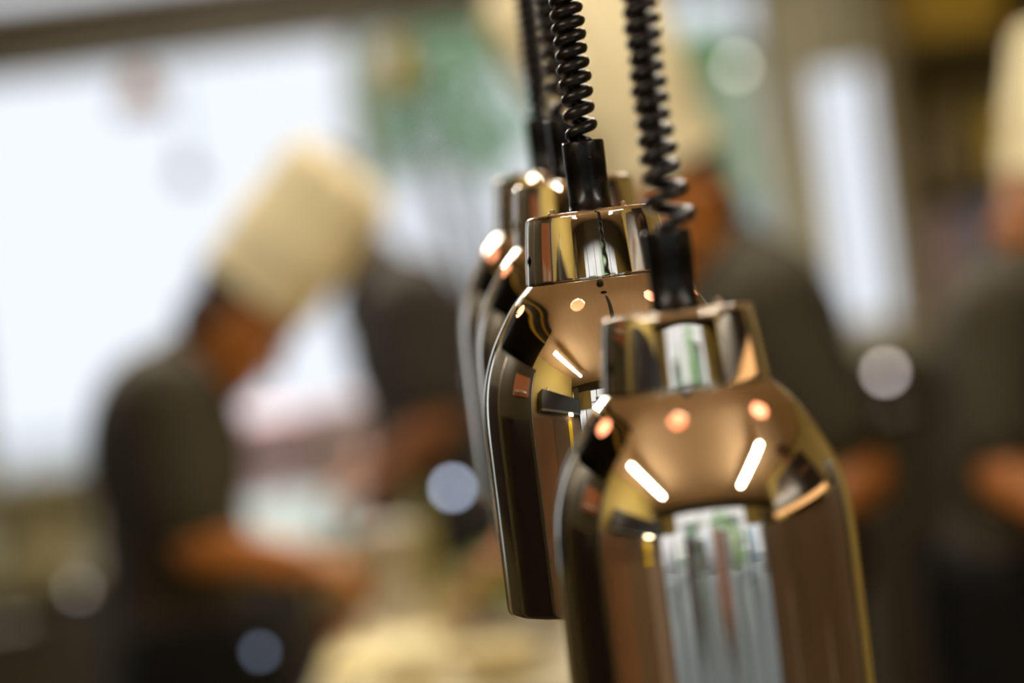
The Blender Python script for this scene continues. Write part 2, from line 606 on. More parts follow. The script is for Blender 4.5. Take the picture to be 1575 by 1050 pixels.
ceiling_light(-1.02, 0.3, .06, 1.3, 2.699, L_TUBE, 'long white tube light on the ceiling left of the camera')
ceiling_light(1.12, 0.3, .06, 1.3, 2.699, L_TUBE, 'long white tube light on the ceiling right of the camera')
ceiling_light(-.75, 4.35, .3, .9, 2.699, L_FILL_PANEL * .5, 'added flat ceiling fill panel above the left chef', drop=.03)  # added out of view to light the chefs from above
ceiling_light(.05, 2.85, .25, .9, 2.699, L_FILL_PANEL * 1.5, 'added flat ceiling fill panel just behind the row of heat lamps', drop=.03)  # added unseen as front fill for the toques
ceiling_light(.55, 4.4, .3, 1.3, 2.699, L_FILL_PANEL * .7, 'added flat ceiling fill panel above the middle of the worktop', drop=.03)  # second overhead panel, likewise added unseen for light on the chefs
ceiling_light(-.70, 5.4, .9, .22, 2.699, L_FILL_PANEL * 5.5, 'added flat ceiling fill panel near the windows', drop=.03)  # added unseen to brighten the pink tubs on the back counter

# ------------------------------------------------------------------ furniture reflected in the lamps
r = empty('wall_hood', (XL, -.05, 1.66))
tag(r, 'long black hood box on the ochre left wall', 'hood')
bm = bmesh.new()
box(bm, .002, .42, -.65, 1.0, 0, .27, bev=.006)
obj('body', bm, black_box, r, False)
bm = bmesh.new()
box(bm, .002, .43, -.66, 1.01, -.012, .0, bev=.002)
obj('edge_trim', bm, steel, r, False)
bm = bmesh.new()
box(bm, .36, .425, -.16, -.0, -.035, -.0125, bev=.004)
obj('work_light', bm, emat('work_light_glow', (255, 240, 205), 14), r, False)
for (y, h, rr_, m_, nm, lb) in ((.75, .09, .045, steel, 'steel_mug', 'steel mug on top of the black hood, farther from the window'),
                                (-.45, .2, .03, cream, 'bottle', 'tall pale bottle on top of the black hood')):
    bm = bmesh.new()
    if nm == 'bottle':
        lathe(bm, [(0, 0), (rr_, 0), (rr_, h * .6), (rr_ * .4, h * .78), (rr_ * .4, h), (0, h)], 24)
    else:
        lathe(bm, [(0, 0), (rr_ * .8, 0), (rr_, h), (rr_ * .93, h), (rr_ * .75, .005), (0, .005)], 24)
    o = obj(nm, bm, m_, loc=(XL + .25, y - .05, 1.9301))
    tag(o, lb, 'mug' if nm == 'steel_mug' else 'bottle')

r = empty('tall_cabinet', (XL, 0, 0))
tag(r, 'tan panelled cabinet under the black hood on the left', 'cabinet')
bm = bmesh.new(); box(bm, .002, .30, -.71, 1.22, 0, 1.62, bev=.004)
obj('body', bm, tan_panel, r, False)
for k in range(3):
    bm = bmesh.new(); y0 = -.70 + k * .64
    box(bm, .302, .318, y0, y0 + .63, .08, 1.58, bev=.003)
    d = obj('door', bm, (mat('mauve_panel', (146, 126, 108), .55), mat('tan_panel_b', (104, 82, 54), .55), mat('umber_panel', (120, 84, 48), .5))[k], r, False)
    bm = bmesh.new(); tube(bm, [(.345, y0 + .57, .8), (.345, y0 + .57, 1.1)], .006)
    obj('handle', bm, steel, d)
o = bx('wall_notice', (XL + .320, XL + .324, -.20, -.02, 1.30, 1.55), mat('yellow_card', (226, 196, 20), .6))
tag(o, 'yellow paper notice on the tan cabinet door', 'notice')

r = empty('dark_soffit', (XL, 2.35, 2.40))
tag(r, 'dark overhead duct box with gold edge lines at ceiling left', 'duct')
bm = bmesh.new(); box(bm, .002, .80, -1.05, 1.5, .0, .298, bev=.004)
obj('body', bm, mat('duct_dark', (34, 28, 16), .4), r, False)
for z in (.0, .16):
    bm = bmesh.new(); box(bm, .801, .812, -1.05, 1.5, z + .002, z + .022)
    obj('gold_strip', bm, gold_trim, r, False)
for z in (.0, .16):
    bm = bmesh.new(); box(bm, .02, .80, -1.062, -1.051, z + .002, z + .022)
    obj('gold_strip', bm, gold_trim, r, False)

r = empty('tall_oven', (XL, 2.2, 0))
tag(r, 'tall dark oven cabinet standing against the left wall', 'oven')
bm = bmesh.new(); box(bm, .002, .62, -.95, 1.2, .0, 2.1, bev=.005)
obj('body', bm, mat('oven_dark', (56, 49, 29), .35), r, False)
bm = bmesh.new(); box(bm, .621, .64, -.85, -.45, 1.72, 1.95, bev=.004)
d = obj('door', bm, mat('copper_door', (160, 100, 62), .35), r, False)
bm = bmesh.new(); tube(bm, [(.67, -.8, 1.76), (.67, -.5, 1.76)], .01)
obj('handle', bm, steel, d)
for yy in (-.93, .05, .12):
    bm = bmesh.new(); box(bm, .6205, .632, yy - .008, yy + .008, .1, 2.05, bev=.002)
    obj('edge_strip', bm, steel, r, False)
bm = bmesh.new(); box(bm, .621, .64, -.85, -.05, .3, 1.55, bev=.004)
obj('door', bm, mat('oven_glass', (24, 20, 14), .2), r, False)
bm = bmesh.new(); box(bm, .621, .64, .15, 1.1, 1.3, 1.75, bev=.004)
obj('door', bm, black_box, r, False)

# right side: hood with lit shelf, brown cabinet
r = empty('extractor_hood', (XR, 1.1, 1.585))
tag(r, 'black extractor hood with a bright lower edge on the right', 'hood')
bm = bmesh.new()
vs = [(-.93, -.75, .1), (-.93, .75, .1), (-.002, .75, .1), (-.002, -.75, .1), (-.7, -.5, .6), (-.7, .6, .6), (-.002, .6, .6), (-.002, -.5, .6)]
V = [bm.verts.new(v) for v in vs]
for f in ((0, 1, 2, 3), (4, 5, 6, 7), (0, 1, 5, 4), (1, 2, 6, 5), (2, 3, 7, 6), (3, 0, 4, 7)):
    bm.faces.new([V[i] for i in f])
obj('canopy', bm, black_box, r, False)
bm = bmesh.new()
tube(bm, [(-.3, .05, .601), (-.3, .05, 1.113)], .16, 28)
obj('duct_pipe', bm, mat('duct_brown', (96, 66, 44), .3, .7), r)
bm = bmesh.new()
tube(bm, [(-.82, -.6, .30), (-.82, -.3, .34), (-.80, .0, .30), (-.82, .4, .36), (-.8, .65, .3)], .02, 12)
obj('hose', bm, mat('hose_brown', (110, 76, 54), .35), r)
bm = bmesh.new(); box(bm, -.95, -.9, -.74, .74, .03, .085, bev=.004)
obj('light_strip', bm, emat('strip_glow', (255, 196, 134), 1.2), r, False)
bm = bmesh.new(); box(bm, -.9, -.002, -.74, .74, .06, .0985)
obj('filter_panel', bm, steel, r, False)
r = empty('brown_cupboard', (XR, 1.1, 0))
tag(r, 'tall brown wooden cupboard beneath the extractor hood', 'cupboard')
bm = bmesh.new(); box(bm, -.8, -.002, -1.37, 1.3, 0, 1.58, bev=.004)
obj('body', bm, brown_panel, r, False)
for k in range(3):
    bm = bmesh.new(); y0 = -1.3 + k * .86
    box(bm, -.82, -.802, y0, y0 + .82, .08, 1.54, bev=.003)
    d = obj('door', bm, brown_panel, r, False)
    bm = bmesh.new(); tube(bm, [(-.845, y0 + .6, .9), (-.845, y0 + .6, 1.2)], .006)
    obj('handle', bm, steel, d)


r = empty('upright_freezer', (XR, 3.0, 0))
tag(r, 'upright dark freezer against the right wall behind the hood', 'freezer')
bm = bmesh.new(); box(bm, -.3, -.002, -.3, .3, .0, 1.9, bev=.006)
obj('body', bm, black_box, r, False)
bm = bmesh.new(); box(bm, -.32, -.302, -.29, .29, .08, 1.88, bev=.004)
d = obj('door', bm, mat('freezer_door', (30, 26, 18), .3), r, False)
bm = bmesh.new(); tube(bm, [(-.345, -.24, .9), (-.345, -.24, 1.3)], .008)
obj('handle', bm, steel, d)


# ------------------------------------------------------------------ plants and buildings outside
def leafy(name, loc, clusters, n, size, m1, label, trunk=True, cat='tree', group=None, seed=0):
    rnd = random.Random(seed)
    r = empty(name, loc)
    tag(r, label, cat, group)
    bm = bmesh.new()
    for (c, rad) in clusters:
        for k in range(int(n * rad * rad)):
            d = Vector((rnd.gauss(0, 1), rnd.gauss(0, 1), rnd.gauss(0, 1))).normalized()
            p = Vector(c) + d * rad * (rnd.random() ** .35)
            nrm = Vector((rnd.gauss(0, 1), rnd.gauss(0, 1), rnd.gauss(0, 1) + .6)).normalized()
            a = nrm.orthogonal().normalized(); b = nrm.cross(a)
            s_ = size * rnd.uniform(.6, 1.3)
            q = [p - a * s_, p - b * s_ * .45 + nrm * s_ * .1, p + a * s_, p + b * s_ * .45 + nrm * s_ * .1]
            bm.faces.new([bm.verts.new(v) for v in q])
    obj('foliage', bm, m1, r, False)
    if trunk:
        top = max(clusters, key=lambda t: t[0][2])[0]
        bm = bmesh.new()
        tube(bm, [(0, 0, -.05), (.03, 0, top[2] * .35), (top[0] * .5, top[1] * .5, top[2] * .7), top], [.06, .04, .025, .01], 8)
        for (c, rad) in clusters:
            tube(bm, [(.03, 0, c[2] * .45), ((c[0]) * .6, c[1] * .6, c[2] * .75), c], [.018, .013, .006], 6)
        obj('trunk', bm, mat('bark', (92, 76, 54), .9, noise=.3, nscale=12), r)
    return r


leaf_a = mat('leaf_green', (116, 172, 92), .6, noise=.25, nscale=8)
leaf_b = mat('leaf_pale', (150, 186, 150), .6, noise=.2, nscale=8)
leaf_c = mat('leaf_bright', (116, 186, 70), .6, noise=.25, nscale=8)


def cl(px, py, Y, r_, loc):
    p = at(px, py, Y)
    return ((p.x - loc[0], p.y - loc[1], p.z), r_)


L1 = (at(742, 300, 11).x, 11, 0)
leafy('garden_tree', L1, [cl(620, 130, 11, .22, L1), cl(700, 110, 11.1, .26, L1), cl(750, 200, 10.9, .25, L1), cl(600, 235, 11.2, .18, L1), cl(680, 200, 11.2, .2, L1), cl(585, 150, 11.2, .18, L1),
                          cl(620, 60, 11, .2, L1), cl(745, 60, 11.1, .22, L1)],
      2300, .05, leaf_a, 'green tree outside the window between left chef and heat lamps', seed=3)
L2 = (at(1095, 300, 11).x, 11, 0)
leafy('garden_tree', L2, [cl(1080, 90, 11, .17, L2), cl(1090, 190, 11.1, .17, L2), cl(1105, 270, 11, .15, L2)],
      3000, .05, leaf_a, 'narrow green tree outside the window right of the heat lamp cords', seed=4)
r = empty('garden_building', (at(1180, 300, 14).x, 14, 0))
tag(r, 'cream garden building standing outside behind the trees', 'building')
bm = bmesh.new(); box(bm, -.45, .2, 0, 2, -.02, 2.75)
obj('wall', bm, mat('pale_render', (214, 214, 190), .8, noise=.05, nscale=1), r, False)
bm = bmesh.new(); box(bm, -.5, .25, -.1, 2.1, 2.76, 2.85)
obj('roof', bm, mat('roof_grey', (120, 112, 96), .7), r, False)
bm = bmesh.new(); box(bm, -.3, .0, -.02, -.001, 1.2, 1.9)
obj('window', bm, mat('dim_pane', (190, 205, 205), .2), r, False)

# street side (seen mirrored in the lamps)
leafy('street_tree', (1.6, -10.5, 0), [((-.4, 0, 3.6), 1.0), ((.8, .1, 3.9), 1.1), ((1.6, 0, 3.0), .9), ((.1, 0, 2.9), .7), ((2.6, 0, 2.4), .7)], 500, .09, leaf_c,
      'bright green street tree in front of the glass front, nearest one', seed=5)
leafy('street_tree', (-2.6, -11.5, 0), [((0, 0, 3.0), .9), ((.8, .1, 3.6), .7), ((-1.0, 0, 2.5), .7)], 420, .09, leaf_a,
      'darker green street tree at the left of the glass front', seed=6)
for (x, wd, h, c_, lb) in ((-3.6, 2.6, 4.2, (150, 160, 170), 'blue-grey house across the street'),
                           (-.7, 2.4, 2.0, (120, 88, 64), 'low brown brick house across the street'),
                           (2.2, 2.8, 2.6, (190, 200, 205), 'pale house across the street'),
                           (5.4, 3.0, 4.6, (140, 150, 150), 'tall grey house across the street, at the right')):
    r = empty('street_house', (x, -14, -.02)); tag(r, lb, 'house', 'houses across the street')
    bm = bmesh.new(); box(bm, -wd / 2, wd / 2, -2, 0, 0, h)
    obj('wall', bm, mat('house_%d' % c_[0], c_, .8), r, False)
    bm = bmesh.new(); box(bm, -wd / 2 - .1, wd / 2 + .1, -2.1, .1, h + .001, h + .16)
    obj('roof', bm, dark_brown, r, False)
    for k in range(3):
        bm = bmesh.new(); x0 = -wd / 2 + .3 + k * (wd - .6) / 3
        box(bm, x0, x0 + .45, .001, .03, 1.0, min(h - .2, 1.9))
        obj('window', bm, mat('street_pane', (60, 66, 76), .1), r, False)
for k, (x, y, c_, lb) in enumerate(((-5.7, -7.7, (240, 242, 252), 'white folded parasol outside the glass front, first of the white ones'),
                                    (-4.7, -7.8, (240, 241, 252), 'white folded parasol outside the glass front, second of the white ones'),
                                    (-.1, -7.9, (206, 218, 236), 'pale grey folded parasol near the middle of the glass front'),
                                    (3.0, -7.7, (196, 214, 176), 'pale green folded parasol outside the glass front'),
                                    (6.0, -7.8, (176, 204, 232), 'pale blue folded parasol at the right of the glass front'))):
    r = empty('folded_parasol', (x, y, -.02)); tag(r, lb, 'parasol', 'folded parasols on the pavement')
    bm = bmesh.new(); lathe(bm, [(0, 0), (.22, 0), (.22, .06), (.03, .08), (.025, .62), (0, .62)], 20)
    obj('base_and_pole', bm, frame_m, r)
    bm = bmesh.new(); lathe(bm, [(0, .45), (.42, .47), (.40, 1.8), (.2, 2.5), (.02, 2.75), (0, 2.76)], 24, fn=lambda a, z: 1 + .12 * math.cos(6 * a))
    obj('canopy', bm, mat('canopy_%d' % c_[0], c_, .8), r)
leafy('hedge_planter', (4.3, -9.0, -.02), [((-.4, 0, .7), .4), ((.2, 0, .9), .45), ((.5, 0, 1.5), .35), ((.3, 0, 2.0), .3)], 1500, .06, leaf_c,
      'green potted bush on the pavement right of the pale green parasol', trunk=True, cat='bush', seed=8)
leafy('hedge_planter', (-4.6, -10.6, -.02), [((-.2, 0, .7), .35), ((.1, 0, 1.3), .35), ((.0, 0, 1.9), .28)], 1500, .06, leaf_a,
      'green potted bush on the pavement between the white parasols and dark screen', trunk=True, cat='bush', seed=9)
for (x, y, w_, h, c_, lb) in ((.7, -7.8, .3, 2.6, (146, 96, 66), 'orange brown timber screen right of the pale grey parasol'),
                              (5.1, -7.9, .3, 2.3, (96, 116, 128), 'slate blue timber screen left of the pale blue parasol'),
                              (-2.4, -7.6, .55, 2.1, (58, 44, 34), 'dark brown timber screen outside the glass front, left of the middle'),
                              (1.5, -7.6, .45, 2.3, (124, 82, 66), 'reddish brown timber screen outside the glass front'),
                              (-1.3, -7.8, .35, 1.9, (86, 100, 84), 'grey green timber screen outside the glass front'),
                              (8.0, -7.8, .5, 2.4, (70, 66, 54), 'dark timber screen at the right end of the glass front')):
    r = empty('timber_screen', (x, y, -.02)); tag(r, lb, 'screen', 'timber screens on the pavement')
    bm = bmesh.new()
    for q in range(5):
        box(bm, -w_ + q * w_ * .4 + .01, -w_ + (q + 1) * w_ * .4 - .01, -.02, .02, .08, h)
    obj('slats', bm, mat('timber_%d' % c_[0], c_, .7, noise=.15), r, False)
    bm = bmesh.new(); box(bm, -w_, w_, -.2, .2, 0, .079)
    obj('foot', bm, frame_m, r, False)


# ------------------------------------------------------------------ people
def capsule(bm, a, b, ra, rb, n=14):
    a = Vector(a); b = Vector(b)
    d = (b - a)
    L = d.length
    if L < 1e-5: return ball(bm, a, ra)
    pr = []
    for k in range(5): 
        t = PI / 2 * (1 - k / 4)
        pr.append((ra * math.cos(t), -ra * math.sin(t)))
    for k in range(5):
        t = PI / 2 * k / 4
        pr.append((rb * math.cos(t), L + rb * math.sin(t)))
    pr[0] = (0, pr[0][1]); pr[-1] = (0, pr[-1][1])
    lathe(bm, pr, n, c=a, axis=d.normalized())


def remeshed(name, bm, voxel, m, parent, smooth_it=3):
    me = bpy.data.meshes.new(name + '_raw')
    bmesh.ops.recalc_face_normals(bm, faces=bm.faces)
    bm.to_mesh(me); bm.free()
    t = bpy.data.objects.new('tmp', me)
    COL.objects.link(t)
    md = t.modifiers.new('r', 'REMESH'); md.mode = 'VOXEL'; md.voxel_size = voxel; md.use_smooth_shade = True
    ms = t.modifiers.new('s', 'SMOOTH'); ms.iterations = smooth_it; ms.factor = .5
    dg = bpy.context.evaluated_depsgraph_get()
    me2 = bpy.data.meshes.new_from_object(t.evaluated_get(dg))
    me2.name = name
    bpy.data.objects.remove(t); bpy.data.meshes.remove(me)
    for p in me2.polygons: p.use_smooth = True
    me2.materials.clear(); me2.materials.append(m)
    o = bpy.data.objects.new(name, me2)
    COL.objects.link(o)
    if parent: o.parent = parent
    return o


def hand(bm, wrist, d, pn, side=1, curl=.5):
    """palm along d, palm normal pn; side = +1/-1 puts the thumb"""
    d = d.normalized(); pn = (pn - d * pn.dot(d)).normalized(); s = d.cross(pn) * side
    R_ = Matrix((s, d, pn)).transposed()
    ball(bm, wrist + d * .048, 1, (.042, .052, .017), R_)
    for k, (off, ln) in enumerate(((-.031, .066), (-.011, .078), (.010, .073), (.030, .058))):
        p0 = wrist + d * .082 + s * off
        c1 = curl * .6 + k * .06
        d1 = (d * math.cos(c1) + pn * math.sin(c1))
        p1 = p0 + d1 * ln * .42
        d2 = (d * math.cos(c1 * 2.2) + pn * math.sin(c1 * 2.2))
        p2 = p1 + d2 * ln * .32
        d3 = (d * math.cos(c1 * 3) + pn * math.sin(c1 * 3))
        p3 = p2 + d3 * ln * .26
        capsule(bm, p0, p1, .0098, .009, 10); capsule(bm, p1, p2, .009, .0082, 10); capsule(bm, p2, p3, .0082, .007, 10)
    t0 = wrist + d * .028 - s * .03
    t1 = t0 + (d * .6 - s * .75 + pn * .35).normalized() * .036
    t2 = t1 + (d * .85 - s * .35 + pn * .4).normalized() * .03
    capsule(bm, t0, t1, .0135, .011, 10); capsule(bm, t1, t2, .011, .0085, 10)


def person(J, label, face_dir, head_up, yawdir, toque=(.30, .15, .0), shirt=olive_cloth, apron=True, skin_m=skin):
    """J: world joints. yawdir = horizontal direction the body faces"""
    base = Vector((J['hip'].x, J['hip'].y, 0))
    r = empty('person', base)
    tag(r, label, 'person', 'chefs working in the kitchen')
    Jl = {k: v - base for k, v in J.items()}
    F = Vector(yawdir).normalized(); Lf = Vector((-F.y, F.x, 0)); Z = Vector((0, 0, 1))
    hd = Jl['head']; up = Vector(head_up).normalized(); fd = Vector(face_dir); fd = (fd - up * fd.dot(up)).normalized()
    sd = up.cross(fd)
    RH = Matrix((fd, sd, up)).transposed()
    # ---- body
    bm = bmesh.new()
    chest = Jl['chest']; neck = Jl['neck']; hip = Jl['hip']
    RT = Matrix((F, Lf, Z)).transposed()
    ball(bm, chest, 1, (.115, .165, .17), RT)
    ball(bm, (chest + hip) / 2, 1, (.10, .145, .20), RT)
    ball(bm, hip, 1, (.115, .165, .13), RT)
    capsule(bm, neck - (hd - neck).normalized() * .05, hd - up * .04, .062, .052)
    ball(bm, hd + up * .03, 1, (.098, .077, .095), RH)            # skull
    ball(bm, hd + fd * .028 - up * .035, 1, (.066, .06, .082), RH)  # face and jaw
    ball(bm, hd + fd * .07 - up * .098, 1, (.022, .026, .018), RH)  # chin
    capsule(bm, hd + fd * .088 + up * .008, hd + fd * .106 - up * .030, .008, .0115, 10)  # nose
    ball(bm, hd + fd * .083 + up * .022, 1, (.014, .048, .010), RH)  # brow
    ball(bm, hd + fd * .088 - up * .063, 1, (.011, .024, .007), RH)
    ball(bm, hd + fd * .086 - up * .074, 1, (.011, .021, .008), RH)
    for sg in (-1, 1):
        ball(bm, hd + sd * .078 * sg - up * .01 - fd * .008, 1, (.018, .010, .031), RH)   # ears
        ball(bm, hd + sd * .04 * sg + fd * .06 - up * .03, 1, (.024, .022, .022), RH)
    for s_, sg in (('L', 1), ('R', -1)):
        sh, el, wr = Jl['sh' + s_], Jl['el' + s_], Jl['wr' + s_]
        capsule(bm, neck - Z * .04, sh, .06, .062)
        capsule(bm, sh, el, .054, .043); capsule(bm, el, wr, .044, .028)
        hand(bm, wr + (wr - el).normalized() * .012, (wr - el) + Vector((0, 0, -.03)), Vector((0, 0, -1)) - Lf * .3 * sg, side=sg, curl=.55)
        hp = hip + Lf * .095 * sg - Z * .04
        kn = hp + F * .03 + Vector((0, 0, -hp.z + .50)); an = Vector((hp.x, hp.y, .09)) - F * .02
        capsule(bm, hp, kn, .088, .058); capsule(bm, kn, an, .056, .038)
        capsule(bm, an - Z * .03 - F * .03, an - Z * .05 + F * .13, .038, .03)
    body = remeshed('body', bm, .0065, skin_m, r, 2)
    # ---- eyes
    for sg in (-1, 1):
        bm = bmesh.new(); ball(bm, hd + fd * .0775 + sd * .031 * sg + up * .002, .0115)
        e_ = obj('eye', bm, eye_m, r)
        bm = bmesh.new(); ball(bm, hd + fd * .0850 + sd * .032 * sg + up * .001, .0052)
        obj('iris', bm, hair_m, e_)
    # ---- hair
    bm = bmesh.new()
    ball(bm, hd + up * .055 - fd * .022, 1, (.088, .082, .070), RH)
    ball(bm, hd - fd * .048 - up * .02, 1, (.048, .066, .065), RH)
    for sg in (-1, 1): ball(bm, hd + sd * .062 * sg - fd * .035 + up * .01, 1, (.03, .02, .04), RH)
    remeshed('hair', bm, .007, hair_m, r, 2)
    # ---- shirt
    bm = bmesh.new()
    ball(bm, chest, 1, (.140, .195, .19), RT)
    ball(bm, (chest * .45 + hip * .55), 1, (.130, .180, .22), RT)
    ball(bm, hip, 1, (.135, .185, .12), RT)
    capsule(bm, neck - Z * .09, neck - (neck - hd).normalized() * .0, .09, .068)
    for s_ in 'LR':
        sh, el = Jl['sh' + s_], Jl['el' + s_]
        capsule(bm, neck - Z * .06, sh, .078, .085)
        capsule(bm, sh, sh.lerp(el, .72), .082, .070)
        capsule(bm, chest + Z * .05, sh, .1, .08)
    remeshed('shirt', bm, .010, shirt, r, 6)
    # ---- trousers, shoes
    bm = bmesh.new()
    ball(bm, hip - Z * .06, 1, (.140, .190, .14), RT)
    for sg in (1, -1):
        hp = hip + Lf * .095 * sg - Z * .04
        kn = hp + F * .03 + Vector((0, 0, -hp.z + .50)); an = Vector((hp.x, hp.y, .10)) - F * .02
        capsule(bm, hp, kn, .105, .085); capsule(bm, kn, an, .085, .07)
    remeshed('trousers', bm, .012, black_cloth, r, 4)
    for sg in (1, -1):
        hp = hip + Lf * .095 * sg
        a = Vector((hp.x, hp.y, .05))
        bm = bmesh.new(); capsule(bm, a - F * .06, a + F * .14, .05, .042)
        for v in bm.verts: v.co.z = max(v.co.z, .0005)
        obj('shoe', bm, black_plastic, r)
    if apron:
        bm = bmesh.new()
        nu, nv = 24, 14
        g = []
        for j in range(nv):
            t = j / (nv - 1)
            z = hip.z + .02 - t * (hip.z - .42)
            row = []
            for i in range(nu):
                a = (i / (nu - 1) - .5) * PI * 1.25
                rr_ = (.158 + .012 * math.sin(5 * a + 3 * t) + .02 * t)
                row.append(bm.verts.new(Vector((hip.x, hip.y, z)) + F * rr_ * math.cos(a) + Lf * (rr_ + .05) * math.sin(a)))
            g.append(row)
        for j in range(nv - 1):
            for i in range(nu - 1): bm.faces.new((g[j][i], g[j][i + 1], g[j + 1][i + 1], g[j + 1][i]))
        bmesh.ops.solidify(bm, geom=bm.faces[:], thickness=.003)
        obj('apron', bm, black_cloth, r)
    # ---- toque
    if toque is None: return r
    H, W, bend = toque
    bm = bmesh.new()
    c0 = hd + up * .062 - fd * .005
    n = 72
    prof = [(.104, -.0), (.106, .02), (.104, .075), (.110, .09)]
    for k in range(1, 15):
        t = k / 14
        prof.append((.110 + (W - .110) * math.sin(min(1, t * 1.25) * PI / 2) * (1 - .10 * t), .09 + (H - .09 - .035) * t))
    rl = prof[-1][0]
    prof += [(rl * .93, H - .015), (rl * .75, H - .002), (rl * .4, H), (0, H - .008)]
    rings = []
    for (pr_, z) in prof:
        ring = []
        am = .02 + .05 * max(0, min(1, (z - .08) / .15))
        for i in range(n):
            a = 2 * PI * i / n
            q = pr_ * (1 + (am * math.cos(12 * a) if z > .08 else 0))
            ring.append(bm.verts.new(c0 + up * z + fd * (q * math.cos(a) + bend * (z / H) ** 2) + sd * q * .92 * math.sin(a)))
        rings.append(ring)
    for a_, b_ in zip(rings, rings[1:]):
        for i in range(n): bm.faces.new((a_[i], a_[(i + 1) % n], b_[(i + 1) % n], b_[i]))
    bmesh.ops.remove_doubles(bm, verts=bm.verts, dist=1e-5)
    obj('toque', bm, toque_cloth, r)
    return r


def V3(*a): return Vector(a)


# left chef, facing right, head bent
Y = 4.12
j = dict(head=at(364, 496, Y), neck=at(282, 568, Y), chest=at(258, 700, Y), hip=at(282, 960, Y))
j['shR'] = at(250, 625, Y - .19); j['elR'] = at(305, 842, Y - .22); j['wrR'] = at(462, 868, Y - .10)
j['shL'] = at(262, 625, Y + .19); j['elL'] = at(325, 835, Y + .2); j['wrL'] = at(470, 860, Y + .08)
person(j, 'chef at left in olive shirt and tall cream toque, head bent over the counter',
       (1, 0, -.75), (.69, -.05, .72), (1, 0, 0), toque=(.265, .098, .0))
# person behind his toque, torso showing between toque and lamps
Y = 4.9
j = dict(head=at(485, 322, Y), neck=at(572, 408, Y), chest=at(636, 530, Y), hip=at(680, 780, Y))
j['shL'] = at(635, 470, Y - .19); j['elL'] = at(672, 650, Y - .22); j['wrL'] = at(585, 735, Y - .16)
j['shR'] = at(625, 470, Y + .19); j['elR'] = at(660, 650, Y + .22); j['wrR'] = at(560, 720, Y + .16)
person(j, 'dark haired person in dark shirt facing left, between the left chef and the heat lamps',
       (-1, 0, -.6), (-.35, .2, .9), (-1, 0, 0), toque=None, skin_m=mat('skin_dark', (140, 86, 44), .5, noise=.05), shirt=mat('dark_shirt', (42, 38, 28), .9, noise=.1, nscale=30))
# chef behind the lamps, facing left
Y = 3.75
j = dict(head=at(1046, 322, Y), neck=at(1130, 400, Y), chest=at(1170, 540, Y), hip=at(1190, 800, Y))
j['shL'] = at(1190, 470, Y - .19); j['elL'] = at(1330, 735, Y - .24); j['wrL'] = at(1165, 850, Y - .3)
j['shR'] = at(1150, 450, Y + .19); j['elR'] = at(985, 690, Y + .15); j['wrR'] = at(800, 830, Y + .1)
person(j, 'chef behind the heat lamps in dark olive shirt and large cream toque, facing left',
       (-.8, -.6, -.45), (-.38, .0, .92), (-1, -.1, 0), toque=(.37, .128, .0))
# chef at right edge
Y = 3.6
j = dict(head=at(1636, 338, Y), neck=at(1612, 420, Y), chest=at(1600, 560, Y), hip=at(1610, 850, Y))
j['shL'] = at(1545, 500, Y - .12); j['elL'] = at(1548, 735, Y - .2); j['wrL'] = at(1650, 800, Y - .33)
j['shR'] = at(1640, 480, Y + .19); j['elR'] = at(1680, 690, Y + .15); j['wrR'] = at(1740, 850, Y + .05)
person(j, 'chef cut off by the right edge in olive shirt and cream toque',
       (-1, -.1, -.3), (.22, .0, 1), (-.9, -.5, 0), toque=(.225, .104, .0))


# ------------------------------------------------------------------ worktops and kitchen things
def worktop(name, x0, x1, y0, y1, h, label, m_top, m_body, doors=3):
    r = empty(name, ((x0 + x1) / 2, (y0 + y1) / 2, 0))
    tag(r, label, 'worktop')
    a, b = (x1 - x0) / 2, (y1 - y0) / 2
    bm = bmesh.new(); box(bm, -a, a, -b, b, h - .04, h, bev=.004); obj('top', bm, m_top, r, False)
    bm = bmesh.new(); box(bm, -a + .03, a - .03, -b + .05, b - .03, .1, h - .041); obj('body', bm, m_body, r, False)
    for sx in (-1, 1):
        for sy in (-1, 1):
            bm = bmesh.new(); tube(bm, [(sx * (a - .07), sy * (b - .08), 0), (sx * (a - .07), sy * (b - .08), .1)], .02)
            obj('leg', bm, steel, r)
    for k in range(doors):
        w_ = (2 * a - .08) / doors
        bm = bmesh.new(); x = -a + .04 + k * w_
        box(bm, x + .006, x + w_ - .006, -b + .032, -b + .048, .12, h - .06, bev=.002)
        d = obj('door', bm, m_body, r, False)
        bm = bmesh.new(); tube(bm, [(x + w_ * .3, -b + .015, h - .12), (x + w_ * .7, -b + .015, h - .12)], .006)
        obj('handle', bm, steel, d)
    return r


WT = 1.02
dark_steel = mat('dark_steel', (60, 54, 34), .4, .6)
worktop('worktop', -.37, .185, 3.45, 4.55, WT, 'pale worktop between the left chef and the heat lamps', mat('pale_top', (196, 184, 146), .4, noise=.06), dark_steel)
worktop('back_counter', XL + .03, .35, 6.35, 7.1, 1.0, 'dark counter under the bright window', mat('olive_top', (92, 84, 54), .4, noise=.1), mat('olive_steel', (30, 26, 10), .5), 4)
worktop('low_cabinet', at(1310, 800, 5).x, at(1500, 800, 5).x, 5.0, 5.6, 1.37, 'narrow dark cabinet standing between the two right chefs', mat('cab_top', (84, 78, 54), .5), mat('cab_dark', (50, 46, 30), .5), 1)


